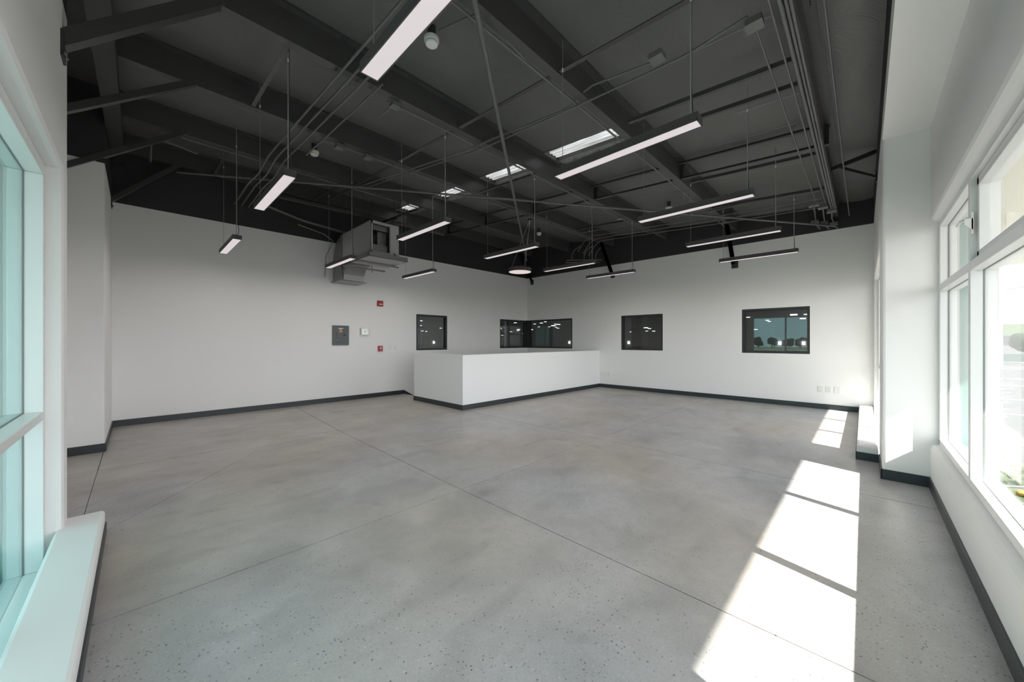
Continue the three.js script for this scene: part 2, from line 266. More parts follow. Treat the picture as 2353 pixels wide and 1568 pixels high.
{ // tall tinted west window
  const w = thing('window_3', V(-0.46, -0.1, 1.9), 'tall white framed window with teal tinted glass behind the curb', 'window', null, 'structure');
  const us = [0.16, 1.24, 2.43, 3.66];
  part(w, 'frame', [box(-0.535, -0.40, -0.12, -0.05, 0.16, 3.66, 0.005), box(-0.535, -0.40, 2.37, 2.44, 0.16, 3.66, 0.005), box(-0.535, -0.40, -0.05, 2.37, 0.16, 0.22, 0.005), box(-0.535, -0.40, -0.05, 2.37, 3.60, 3.66, 0.005)], whiteMetal);
  for (const u of us.slice(1, 3)) part(w, 'mullion', box(-0.535, -0.40, -0.05, 2.37, u - 0.028, u + 0.028, 0.004), whiteMetal);
  for (let i = 0; i < 3; i++) {
    const a = us[i] + (i ? 0.028 : 0.06), b = us[i + 1] - (i < 2 ? 0.028 : 0.06);
    part(w, 'transom', box(-0.534, -0.401, 0.868, 0.918, a, b, 0.004), whiteMetal);
    pane(w, box(-0.481, -0.475, -0.05, 0.875, a, b), glassWest); pane(w, box(-0.481, -0.475, 0.91, 2.375, a, b), glassWest);
    part(w, 'gasket', [box(-0.482, -0.472, 0.918, 0.921, a, b), box(-0.482, -0.472, 2.367, 2.37, a, b), box(-0.482, -0.472, -0.05, 2.37, b - 0.003, b)], sealGrey);
  }
}
{
  const teal = mat(0.15, 0.31, 0.285, 0.7);  // white outer wall: glass tint and shade are painted into this colour
  struct('trim_4', [box(-0.78, -0.54, -0.12, 2.44, 3.645, 3.67), box(-0.78, -0.54, 2.425, 2.45, 0.16, 3.66), box(-0.78, -0.54, -0.2, -0.10, 0.16, 3.66)], teal, 'outer reveal behind the tinted glass, with glass tint and shade painted in', 'reveal');
  struct('trim_6', box(-1.9, -0.782, -0.42, -0.08, -0.6, 4.6), paint(0.55, 0.56, 0.54, 0.8), 'pale outer ledge below the tinted window', 'ledge');
  struct('trim_5', box(5.065, 5.09, 0.43, 2.44, -0.66, -0.606), teal, 'narrow outer reveal beside the pier, with glass tint and shade painted in', 'reveal');
}
// dark framed internal windows towards the warehouse
const innerWindow = (n, x0, x1, y0, y1, u0, u1, label) => {       // one of the x or u spans is the wall's thickness
  const acrossX = x1 - x0 > 0.25, c = V((x0 + x1) / 2, y0, (u0 + u1) / 2), w = thing(n, c, label, 'window', null, 'structure'), t = 0.045;
  const B = (a, b, c2, d, i, o) => acrossX ? box(a, b, c2, d, u0 + i, u0 + o, 0.003) : box(x0 + i, x0 + o, c2, d, a, b, 0.003), [a, b] = acrossX ? [x0, x1] : [u0, u1];
  part(w, 'frame', [B(a, b, y0, y0 + t, 0.012, 0.13), B(a, b, y1 - t, y1, 0.012, 0.13), B(a, a + t, y0 + t, y1 - t, 0.012, 0.13), B(b - t, b, y0 + t, y1 - t, 0.012, 0.13)], darkFrame);
  pane(w, acrossX ? box(a + t, b - t, y0 + t, y1 - t, u0 + 0.06, u0 + 0.066) : box(x0 + 0.06, x0 + 0.066, y0 + t, y1 - t, a + t, b - t), glassIn);
  return w;
};
innerWindow('window_4', 5.10, 6.09, 1.105, 2.06, 8.45, 8.65, 'small square dark framed window right of the red fire devices');
innerWindow('window_5', 8.16, 9.44, 1.115, 2.06, 8.45, 8.65, 'left half of the dark corner window above the guard wall');
innerWindow('window_6', 9.48, 9.68, 1.115, 2.065, 6.56, 8.41, 'right half of the dark corner window above the guard wall');
struct('trim_3', box(9.42, 9.6, 1.115, 2.062, 8.39, 8.58), darkFrame, 'dark corner post between the two halves of the corner window', 'post');
innerWindow('window_7', 9.48, 9.68, 1.10, 2.06, 3.745, 4.91, 'dark framed square window right of the guard wall');
innerWindow('window_8', 9.48, 9.68, 1.085, 2.06, 0.785, 1.975, 'large dark framed window nearest the sunlit curb');

// ---------------------------------------------------------------- roof: liner panels, purlins, rafter
let roof;
const PU = [0.35, 2.07, 3.61, 5.11, 6.66, 8.2], SX0 = 4.34, SX1 = 4.745;
{
  const deck = (x0, x1, u0, u1) => alongX([[u0, roofY(u0) + 0.06], [u1, roofY(u1) + 0.06], [u1, roofY(u1) + 0.2], [u0, roofY(u0) + 0.2]], x0, x1);
  roof = struct('ceiling', [deck(-0.95, SX0, -0.8, 8.75), deck(SX1, 9.8, -0.8, 8.75), deck(SX0 - 0.01, SX1 + 0.01, -0.8, 2.09), ...PU.slice(2, 5).map((u) => deck(SX0 - 0.01, SX1 + 0.01, u - 0.05, u + 0.05)), deck(SX0 - 0.01, SX1 + 0.01, 8.15, 8.75)], steelDark, 'dark sloping metal roof above the purlins', 'ceiling');
  const panel = (x0, x1, u0, u1) => {                             // insulation facing, sagging a little between the purlins
    const g = new THREE.PlaneGeometry(x1 - x0, u1 - u0, Math.ceil((x1 - x0) / 0.12), 12).rotateX(Math.PI / 2).translate((x0 + x1) / 2, 0, -(u0 + u1) / 2), p = g.attributes.position;
    for (let i = 0; i < p.count; i++) { const x = p.getX(i), u = -p.getZ(i), k = Math.sin(Math.PI * Math.max(0, Math.min(1, (u - u0) / (u1 - u0)))); p.setY(i, roofY(u) + 0.03 - 0.022 * k - 0.005 * k * N1(x * 1.3, u * 2.1) - 0.003 * k * N2(x * 5, u * 2)); }
    g.computeVertexNormals(); return g;
  };
  const edges = [-0.13, ...PU, 8.45];
  for (let i = 0; i < edges.length - 1; i++) {
    const [a, b] = [edges[i], edges[i + 1]];
    if (i >= 2 && i <= 5) { part(roof, 'liner_panel', panel(-0.8, SX0, a, b), liner); part(roof, 'liner_panel', panel(SX1, 9.5, a, b), liner); } else part(roof, 'liner_panel', panel(-0.8, 9.5, a, b), liner);
  }
  // curb faces of the skylight slots
  part(roof, 'skylight_lining', [[2.07, 3.61], [3.61, 5.11], [5.11, 6.66], [6.66, 8.2]].flatMap(([a, b]) => [bar(V(SX0 - 0.012, roofY(a) + 0.07, a), V(SX0 - 0.012, roofY(b) + 0.07, b), 0.02, 0.12), bar(V(SX1 + 0.012, roofY(a) + 0.07, a), V(SX1 + 0.012, roofY(b) + 0.07, b), 0.02, 0.12)]), liner);
  for (const [x, a, b] of [[3.62, 0.55, 1.35], [4.95, 0.5, 1.1], [5.62, 0.6, 1.5], [3.62, 2.3, 3.1], [5.62, 2.35, 3.0], [6.9, 2.4, 3.2], [6.9, 0.6, 1.3], [2.2, 3.9, 4.6], [5.62, 3.9, 4.6]])
    part(roof, 'seam_tape', bar(V(x, roofY(a) - 0.002, a), V(x, roofY(b) - 0.002, b), 0.005, 0.003), wire, 'thin bright seam on the liner');
}
// translucent ribbed skylights
{
  const g0 = new THREE.MeshPhysicalMaterial({ transmission: 0.55, roughness: 1, thickness: 0 }); g0.color.setRGB(0.30, 0.305, 0.30);
  const streak = dataTex(256, 64, (i, j) => { const v = cl(205 + 34 * N1(j * 0.23, i * 0.008) + 26 * N2(j * 0.6, i * 0.02)); return [v, v, v * 0.99]; }, true); g0.map = streak;
  const say = ['nearest of the ribbed translucent skylights, beside the closest lamp row', 'second ribbed translucent skylight from the window side', 'third ribbed translucent skylight, crossed by the brace rod', 'farthest and smallest ribbed translucent skylight towards the duct unit'];
  [[2.07, 3.61], [3.61, 5.11], [5.11, 6.66], [6.66, 8.2]].forEach(([a, b], k) => {
    const g = new THREE.PlaneGeometry(SX1 - SX0 + 0.02, b - a, 48, 1).rotateX(Math.PI / 2).translate((SX0 + SX1) / 2, 0, -(a + b) / 2), p = g.attributes.position, uv = g.attributes.uv;
    for (let i = 0; i < p.count; i++) { const x = p.getX(i), u = -p.getZ(i); p.setY(i, roofY(u) + 0.105 + 0.012 * Math.sin((x - SX0) * 2 * Math.PI / 0.075)); uv.setXY(i, u * 0.5, (x - SX0) / 0.4); }
    g.computeVertexNormals();
    part(roof, 'skylight', g, g0, say[k]);
    // torn foil facing hanging along the edge
    const f = new THREE.PlaneGeometry(0.11, b - a - 0.3, 6, 40).rotateX(Math.PI / 2), q = f.attributes.position;
    for (let i = 0; i < q.count; i++) { const x = q.getX(i), u = -q.getZ(i) + (a + b) / 2, t = x / 0.11 + 0.5; q.setXYZ(i, SX1 - 0.035 + t * (0.075 + 0.03 * N1(u * 5, k)), roofY(u) + 0.02 - 0.035 * t * (1 - t) * 4 * (0.6 + 0.6 * N2(u * 6, k + t)) + 0.012 * N1(u * 17, t * 3 + k), -u); }
    f.computeVertexNormals();
    const foil = mat(0.30, 0.30, 0.29, 0.35, { metalness: 0.4, side: THREE.DoubleSide });
    part(roof, 'insulation_flap', f, foil, ['torn foil flap along the edge of the nearest skylight', 'torn foil flap along the edge of the second skylight', 'torn foil flap along the edge of the third skylight', 'torn foil flap along the edge of the farthest skylight'][k]);
  });
}
// Z purlins: top flange towards the window side, bottom flange away from it
{
  const say = ['steel Z purlin above the conduits nearest the window wall', 'second steel Z purlin from the window wall', 'third steel Z purlin from the window wall', 'fourth steel Z purlin from the window wall', 'fifth steel Z purlin from the window wall', 'steel Z purlin hard against the wall with the electrical panel'];
  PU.forEach((u, k) => {
    const b = purlinY(u), t = roofY(u) + 0.025, f = 0.095, w = 0.005, s = 0.065;
    const prof = [[u, b], [u + f, b + s * f], [u + f, b + s * f + 0.022], [u + f - w, b + s * f + 0.022], [u + f - w, b + s * f + w], [u + w, b + w], [u + w, t], [u - f, t - s * f], [u - f, t - s * f - 0.022], [u - f + w, t - s * f - 0.022], [u - f + w, t - s * f - w], [u, t - w]];
    const p = one('roof_purlin', alongX(prof, -0.28, 9.47), steel, say[k], 'purlin', 'roof purlins');
    for (let i = 0; i < 4; i++) { const x = 1.35 + i * 2.3, yy = t - 0.012; if (x < 9) for (const k of [0, 0.03]) part(p, 'bolt', box(x + k, x + k + 0.006, yy - 0.03, yy, u - 0.05, u - 0.044), cordBlack); }
    const lap = part(p, 'lap_plate', box(5.93, 5.99, b + 0.015, t - 0.02, u - 0.04, u), steelDark);
  });
}
{
  const r = thing('rafter_beam', V(-0.2, 3.55, 3.5), 'black steel rafter running along the top of the window wall', 'beam');
  const pf = (dy0, dy1, x0, x1) => alongX([[-0.3, 3.56 - 0.0195 + dy0], [8.4, 3.56 + 0.546 + dy0], [8.4, 3.56 + 0.546 + dy1], [-0.3, 3.56 - 0.0195 + dy1]], x0, x1);
  part(r, 'bottom_flange', pf(0, 0.012, -0.275, -0.135), steelDark); part(r, 'web', pf(0.012, 0.172, -0.209, -0.201), steelDark); part(r, 'top_flange', pf(0.172, 0.184, -0.275, -0.135), steelDark);
}
// bridging angles between the purlins
{
  const ends = [...PU, 8.45];
  const row = (x, from, to, dy, where) => { for (let i = from; i < to; i++) { const a = PU[i] + 0.012, b = PU[i + 1] - 0.012; one('bridging_angle', angle(V(x, 3.745 + 0.065 * a + dy, a), V(x, 3.745 + 0.065 * b + dy, b), 0.045, 0.005), steel, `steel angle ${where}, ${['first', 'second', 'third', 'fourth', 'fifth'][i]} bay from the window wall`, 'angle', 'purlin bridging'); } };
  row(2.80, 0, 5, 0.01, 'over the second lamp line'); row(5.97, 0, 5, 0.01, 'over the fourth lamp line'); row(5.80, 0, 5, 0.18, 'close under the liner');
}
for (const [x, i, say] of [[0.955, 2, 'steel angle carrying the steeply angled lamp, third bay'], [0.965, 4, 'steel angle carrying the small lamp left of the duct'], [4.405, 2, 'steel angle carrying the lamp in front of the round lamp'], [4.25, 4, 'steel angle carrying the small lamp above the red devices'], [2.585, 4, 'steel angle carrying the lamp in front of the duct'], [7.52, 2, 'steel angle carrying the lamp at the diagonal brace']])
  one('lamp_support_angle', angle(V(x, purlinY(PU[i]) + 0.004, PU[i] + 0.012), V(x, purlinY(PU[i + 1]) + 0.004, PU[i + 1] - 0.012), 0.04, 0.005), steel, say, 'angle', 'lamp support angles');
// short channels that carry the lamps and conduits near the window wall
for (const [x, u0, u1, say] of [[3.95, 0.36, 1.95, 'grey strut channel carrying the conduit, nearest the junction box'], [4.36, 0.36, 1.9, 'grey strut channel just beyond the closest conduit channel'], [6.14, 0.36, 2.0, 'grey strut channel beside the bridging over the fourth lamp line'], [7.62, 0.36, 2.1, 'grey strut channel nearest the far wall']])
  one('strut_channel', [bar(V(x, purlinY(u0) - 0.005, u0), V(x, purlinY(u1) - 0.005, u1), 0.041, 0.004), bar(V(x - 0.019, purlinY(u0) + 0.015, u0), V(x - 0.019, purlinY(u1) + 0.015, u1), 0.003, 0.04), bar(V(x + 0.019, purlinY(u0) + 0.015, u0), V(x + 0.019, purlinY(u1) + 0.015, u1), 0.003, 0.04)], steel, say, 'channel', 'strut channels');
// diagonal wall braces
{
  const brace = (a, b, label, s = 0.065) => {
    const t = thing('wall_brace', a, label, 'brace', 'diagonal wall braces');
    part(t, 'strut', angle(a, b, s, 0.007, a.x < 5 ? 1 : -1), steel);
    const d = new THREE.Vector3(Math.sign(a.x - b.x) * 0.008, 0, 0);
    part(t, 'foot_plate', new THREE.BoxGeometry(0.014, 0.16, 0.13).translate(a.x + d.x * 0.3, a.y - 0.01, a.z), steelDark);
    for (const k of [-0.03, 0.03]) part(t, 'bolt', ball(a.x - d.x, a.y - 0.06, -a.z + k, 0.011), boxGrey);
  };
  brace(V(-0.322, 3.20, 3.60), V(0.50, 4.02, 3.60), 'nearest thick diagonal brace from the window wall to the purlin', 0.085);
  brace(V(-0.612, 3.26, 5.10), V(0.50, 4.13, 5.10), 'second diagonal brace from the nearest window pier', 0.06);
  brace(V(-0.612, 3.33, 6.64), V(0.52, 4.22, 6.64), 'third diagonal brace, in front of the corner column', 0.06);
  brace(V(-0.272, 3.46, 8.18), V(0.55, 4.32, 8.18), 'last diagonal brace, at the black corner above the column', 0.06);
  brace(V(9.472, 3.25, 5.165), V(8.72, 4.22, 5.16), 'diagonal brace above the guard wall side of the far wall', 0.07);
  brace(V(9.472, 3.10, 2.11), V(8.80, 4.01, 2.11), 'diagonal brace between the two square windows of the far wall', 0.07);
  brace(V(9.472, 3.38, 8.22), V(8.84, 4.36, 8.22), 'diagonal brace in the far corner behind the round lamp', 0.05);
  const t = thing('wall_bracket', V(6.95, 3.53, 0.1), 'dark angle bracket between the roof edge and the white window wall', 'bracket');
  part(t, 'arm', bar(V(6.9, 3.80, 0.33), V(7.02, 3.94, -0.12), 0.05, 0.05), steelDark); part(t, 'diagonal', bar(V(6.9, 3.81, 0.26), V(6.93, 3.56, -0.12), 0.045, 0.03), steelDark); part(t, 'foot_plate', box(6.87, 6.99, 3.49, 3.62, -0.13, -0.115), steelDark);
}
// crossed brace rods under the purlins
one('brace_rod', tube([V(0.45, 4.10, 8.03), V(9.45, 3.585, 0.40)], 0.019), pipeGrey, 'long steel brace rod crossing the ceiling from the corner column towards the conduits', 'rod', 'roof brace rods');
one('brace_rod', tube([V(0.9, 3.66, 1.33), V(9.35, 4.12, 8.35)], 0.021), pipeGrey, 'steel brace rod running from overhead to the corner behind the round lamp', 'rod', 'roof brace rods');

// ---------------------------------------------------------------- conduits and junction boxes
{
  const run = (label, pts, r = 0.012, group = 'painted conduits under the roof') => one('conduit', tube(pts, r), pipeGrey, label, 'conduit', group);
  const jb = (x, y, u, label, w = 0.11) => { const t = thing('junction_box', V(x, y, u), label, 'junction box', 'junction boxes'); part(t, 'body', box(x - w / 2, x + w / 2, y, y + 0.05, u - w / 2, u + w / 2, 0.006), boxGrey); part(t, 'cover', box(x - w / 2 - 0.003, x + w / 2 + 0.003, y - 0.004, y, u - w / 2 - 0.003, u + w / 2 + 0.003), boxGrey); };
  const at = (x, u, d = -0.04) => V(x, purlinY(u) + d, u);
  const four = ['leftmost of the four parallel conduits beside the closest lamp', 'second from left of the four parallel conduits', 'third from left of the four parallel conduits', 'right of the four parallel conduits, leading to the detector'];
  [1.36, 1.46, 1.57].forEach((x, i) => run(four[i], [at(x, -0.1), at(x, 2), at(x, 4), at(x, 6.35), V(x - 0.02, 4.02, 6.9), V(x - 0.1, 3.93, 7.3), V(x - 0.1, 3.9, 8.4)], 0.013));
  run(four[3], [at(1.71, 3.45), at(1.72, 4.5), at(1.73, 5.9)], 0.011);
  // conduits along the bottom flanges
  [[2.20, -0.27, 9.1, 'conduit along the second purlin from the window wall'], [3.74, 1.9, 8.6, 'conduit along the third purlin from the window wall'], [5.24, 1.75, 9.0, 'conduit along the fourth purlin from the window wall'], [6.79, 0.2, 4.3, 'conduit along the fifth purlin from the window wall']].forEach(([u, a, b, s]) => run(s, [V(a, purlinY(u) - 0.015, u), V(b, purlinY(u) - 0.015, u)], 0.011));
  // the pair that crosses the ceiling
  run('upper of the two conduits crossing the ceiling beside the skylights', [at(2.76, 6.6), at(3.13, 3.9), at(3.16, 3.4, -0.03), at(3.24, 2.3, -0.03), at(3.18, 2.0, 0.05), at(3.14, 1.3)], 0.010);
  run('lower of the two conduits crossing the ceiling beside the skylights', [at(2.86, 6.6), at(3.23, 3.7), at(3.25, 2.1), at(3.24, 1.1), at(3.30, 0.8, 0.06), at(3.25, 0.64, 0.05)], 0.010);
  jb(3.12, purlinY(1.28) - 0.05, 1.28, 'junction box on the conduit pair near the closest strut channel'); jb(3.28, purlinY(0.6) - 0.03, 0.6, 'junction box high under the liner near the window wall');
  jb(1.98, purlinY(3.7) - 0.05, 3.72, 'small junction box on the third purlin beside the four conduits', 0.09); jb(1.95, purlinY(5.2) - 0.06, 5.22, 'junction box right of the small angled lamp', 0.10); jb(2.35, purlinY(5.2) - 0.06, 5.22, 'second junction box on the fourth purlin', 0.10);
  jb(7.16, purlinY(1.25) - 0.06, 2.15, 'junction box at the end of the flange conduit by the far lamps'); jb(5.9, purlinY(5.2) - 0.05, 5.22, 'junction box on the fourth purlin above the round lamp', 0.09); jb(7.1, purlinY(3.7) - 0.05, 3.72, 'junction box on the third purlin near the far wall', 0.09);
  jb(3.75, purlinY(6.7) - 0.05, 6.72, 'bright junction box beside the duct unit hanger', 0.10);
  // bundle along the last purlin
  const bundle = [[0.60, 0.009, 3.30, 8.2, 'thin conduit running from the high junction box to the far wall'], [0.485, 0.009, -0.2, 8.4, 'thin conduit beside the thick bundle along the roof edge'], [0.427, 0.016, -0.2, 8.7, 'leftmost thick conduit of the bundle along the roof edge'], [0.396, 0.012, -0.2, 8.75, 'middle conduit of the bundle along the roof edge'], [0.369, 0.013, -0.2, 8.8, 'right thick conduit of the bundle along the roof edge'], [0.20, 0.009, -0.2, 9.46, 'single thin conduit right of the last purlin, beside the liner']];
  for (const [u, r, a, b, s] of bundle) run(s, [V(a, purlinY(u) - 0.004 - r, u), V(b, purlinY(u) - 0.004 - r, u)], r, 'conduit bundle by the window wall');
  [[8.23, 0.63], [8.45, 0.52], [8.79, 0.42]].forEach(([x, u], i) => {
    const w = ['left', 'middle', 'right'][i];
    jb(x, purlinY(u) - 0.075, u, `${w} upper junction box at the end of the conduit bundle`, 0.13);
    run(`${w} short conduit between the stacked junction boxes by the far wall`, [V(x, purlinY(u) - 0.08, u), V(x + 0.5, purlinY(u) - 0.07, u + 0.02), V(9.38, 3.74 - i * 0.05, 0.69 - i * 0.14)], 0.012);
    jb(9.40, 3.70 - i * 0.05, 0.70 - i * 0.14, `${w} lower junction box above the black paint line of the far wall`, 0.12);
    run(`${w} conduit stub going into the far wall`, [V(9.40, 3.69 - i * 0.05, 0.70 - i * 0.14), V(9.46, 3.58 - i * 0.02, 0.62 - i * 0.13)], 0.013);
  });
  [[7.63, 'nearest of the conduits crossing in front of the far wall'], [8.05, 'second of the conduits crossing in front of the far wall'], [8.32, 'third of the conduits crossing in front of the far wall'], [8.60, 'last of the conduits crossing in front of the far wall']].forEach(([x, s], i) => run(s, [at(x - 0.1, 0.5), at(x, 2.2), at(x + 0.03, 5.0), ...(i ? [V(x + 0.2, 3.98, 5.35), V(x + 0.3, 3.78, 5.6)] : [])], 0.010));
  run('conduit loop dropping to the wall in the corner above the column', [V(0.6, 4.02, 6.82), V(0.25, 4.08, 6.84), V(0.13, 4.05, 6.85), V(0.12, 3.75, 6.86)], 0.013);
  // detector drops
  run('conduit bend leading to the detector by the third lamp', [V(6.6, 3.93, 2.25), V(7.2, 3.94, 2.45), V(7.42, 3.99, 2.72)], 0.008); run('curved conduit above the nearest detector', [V(1.86, 4.10, 2.70), V(1.95, 4.05, 2.3), V(2.1, 3.9, 2.16), V(2.5, 3.88, 2.2)], 0.010);
  // bent conduits on a rack in the far corner
  const rk = thing('conduit_rack', V(8.95, 3.66, 5.9), 'rack of curved conduits going down the black wall near the corner', 'conduit rack');
  part(rk, 'rail', [bar(V(8.6, 3.68, 6.15), V(9.2, 3.66, 5.35), 0.03, 0.02), bar(V(8.75, 3.66, 6.3), V(9.35, 3.64, 5.5), 0.03, 0.02)], pipeGrey);
  for (const [x, u] of [[8.68, 6.02], [8.9, 5.75], [9.1, 5.5]]) part(rk, 'bend', tube([V(x, 3.69, u), V(x, 3.8, u), V(x - 0.03, 3.93, u - 0.1), V(x - 0.1, 4.0, u - 0.35)], 0.012), pipeGrey);
}

// ---------------------------------------------------------------- hanging lamps
{
  const lamp = (x, u0, u1, y, label, strip = 'linear lamps hanging in a grid') => {
    const t = thing('pendant_lamp', V(x, y, (u0 + u1) / 2), label, 'lamp', strip), w = 0.053, h = 0.062;
    part(t, 'housing', [box(x - w, x + w, y + 0.012, y + h, u0, u1), box(x - w, x - w + 0.006, y, y + 0.014, u0, u1), box(x + w - 0.006, x + w, y, y + 0.014, u0, u1), box(x - w, x + w, y, y + 0.014, u0, u0 + 0.006), box(x - w, x + w, y, y + 0.014, u1 - 0.006, u1)], housing);
    part(t, 'light_diffuser', box(x - w + 0.006, x + w - 0.006, y + 0.003, y + 0.013, u0 + 0.006, u1 - 0.006), led, 'glowing pinkish white diffuser');
    for (const [u, r, dark] of [[u0 + 0.06, 0.0042, 1], [u1 - 0.06, 0.0026, 0]]) {
      const top = roofY(u) - 0.03, c = part(t, 'cable', tube([V(x, y + h, u), V(x, top, u)], r, 6), dark ? cordWhite : wire);
      part(c, 'gripper', cyl(x, top - 0.28, top - 0.25, u, 0.007, 0.007, 8), plasticWhite);
      part(c, 'anchor', cyl(x, y + h, y + h + 0.03, u, 0.008, 0.006, 8), wire);
    }
    part(t, 'power_cord', tube([V(x, y + h, u0 + 0.05), V(x + 0.03, y + h + 0.05, u0 + 0.055), V(x + 0.012, y + h + 0.22, u0 + 0.06), V(x + 0.008, roofY(u0) - 0.05, u0 + 0.06)], 0.004, 6), cordBlack);
    const l = new THREE.RectAreaLight(new THREE.Color(1, 0.94, 0.93), LAMP, 2 * w - 0.014, u1 - u0 - 0.02); l.position.set(0, -0.002, 0); l.rotation.x = -Math.PI / 2; l.name = 'lamp_light'; t.add(l);
  };
  const rows = [
    [0.915, 0.79, 2.02, 2.85, 'largest linear lamp, overhead beside the nearest detector'], [2.695, 0.81, 2.03, 2.85, 'long linear lamp beside the nearest skylight'], [4.415, 0.81, 2.04, 2.85, 'third linear lamp of the window side row, above the far detector'], [6.10, 0.81, 2.03, 2.85, 'fourth linear lamp of the window side row, on the black band'], [7.75, 0.79, 1.98, 2.85, 'last linear lamp of the window side row, against the white far wall'],
    [0.965, 3.75, 4.97, 2.85, 'steeply angled linear lamp right of the corner column'], [2.72, 3.76, 4.97, 2.85, 'middle row linear lamp just right of the duct unit'], [4.42, 3.72, 4.96, 2.85, 'middle row linear lamp in front of the round lamp'], [6.13, 3.72, 4.96, 2.85, 'middle row linear lamp right of the round lamp'], [7.53, 3.58, 4.78, 2.85, 'middle row linear lamp crossing a diagonal brace at the white wall'],
    [0.975, 6.32, 7.54, 2.78, 'small linear lamp hanging in front of the white wall left of the duct'], [2.60, 6.35, 7.56, 2.78, 'linear lamp hanging directly in front of the duct unit'], [4.26, 6.36, 7.58, 2.78, 'small linear lamp above the window right of the red devices'],
  ];
  for (const r of rows) lamp(...r);
  // round lamp over the stairs
  const x = 6.10, u = 5.66, y = 2.93, t = thing('round_lamp', V(x, y, u), 'round disc lamp hanging on three wires over the guard wall', 'lamp');
  part(t, 'housing', new THREE.LatheGeometry([[0.252, 0], [0.262, 0], [0.262, 0.085], [0.25, 0.092], [0, 0.092]].map((p) => new THREE.Vector2(...p)), 48).translate(x, y, -u), housing);
  part(t, 'light_diffuser', cyl(x, y + 0.002, y + 0.012, u, 0.252, 0.252, 48), warmLed, 'glowing warm white disc');
  const top = purlinY(5.2) - 0.04;
  for (const a of [0.3, 2.4, 4.5]) part(t, 'cable', tube([V(x + 0.2 * Math.cos(a), y + 0.09, u + 0.2 * Math.sin(a)), V(x + 0.01 * Math.cos(a), top, u - 0.3)], 0.004, 6), cordWhite);
  part(t, 'canopy', cyl(x, top, top + 0.05, u - 0.3, 0.05), housing);
  const l = new THREE.RectAreaLight(new THREE.Color(1, 0.9, 0.85), LAMP * 0.6, 0.36, 0.36); l.position.set(0, -0.003, 0); l.rotation.x = -Math.PI / 2; l.name = 'lamp_light'; t.add(l);
}
// smoke detectors
for (const [x, y, u, s] of [[1.84, 4.03, 2.79, 'smoke detector beside the largest overhead lamp'], [1.90, 4.24, 6.1, 'smoke detector above the steeply angled lamp'], [7.5, 4.02, 2.84, 'smoke detector behind the third lamp of the window side row'], [7.6, 4.25, 6.35, 'smoke detector in the far corner above the round lamp']]) {
  const t = thing('smoke_detector', V(x, y, u), s, 'detector', 'ceiling smoke detectors');
  part(t, 'base', cyl(x, y + 0.016, y + 0.042, u, 0.066, 0.066, 28), plasticWhite);
  part(t, 'head', new THREE.LatheGeometry([[0, -0.022], [0.046, -0.021], [0.054, -0.014], [0.056, -0.002], [0.056, 0.002], [0.062, 0.006], [0.064, 0.016]].map((p) => new THREE.Vector2(...p)), 28).translate(x, y, -u), plasticWhite);
  part(t, 'vent_slot', new THREE.TorusGeometry(0.0556, 0.002, 6, 28).rotateX(Math.PI / 2).translate(x, y, -u), gasket);
  part(t, 'mount', cyl(x, y + 0.042, roofY(u) + 0.02, u, 0.04, 0.04, 8), steelDark);
}

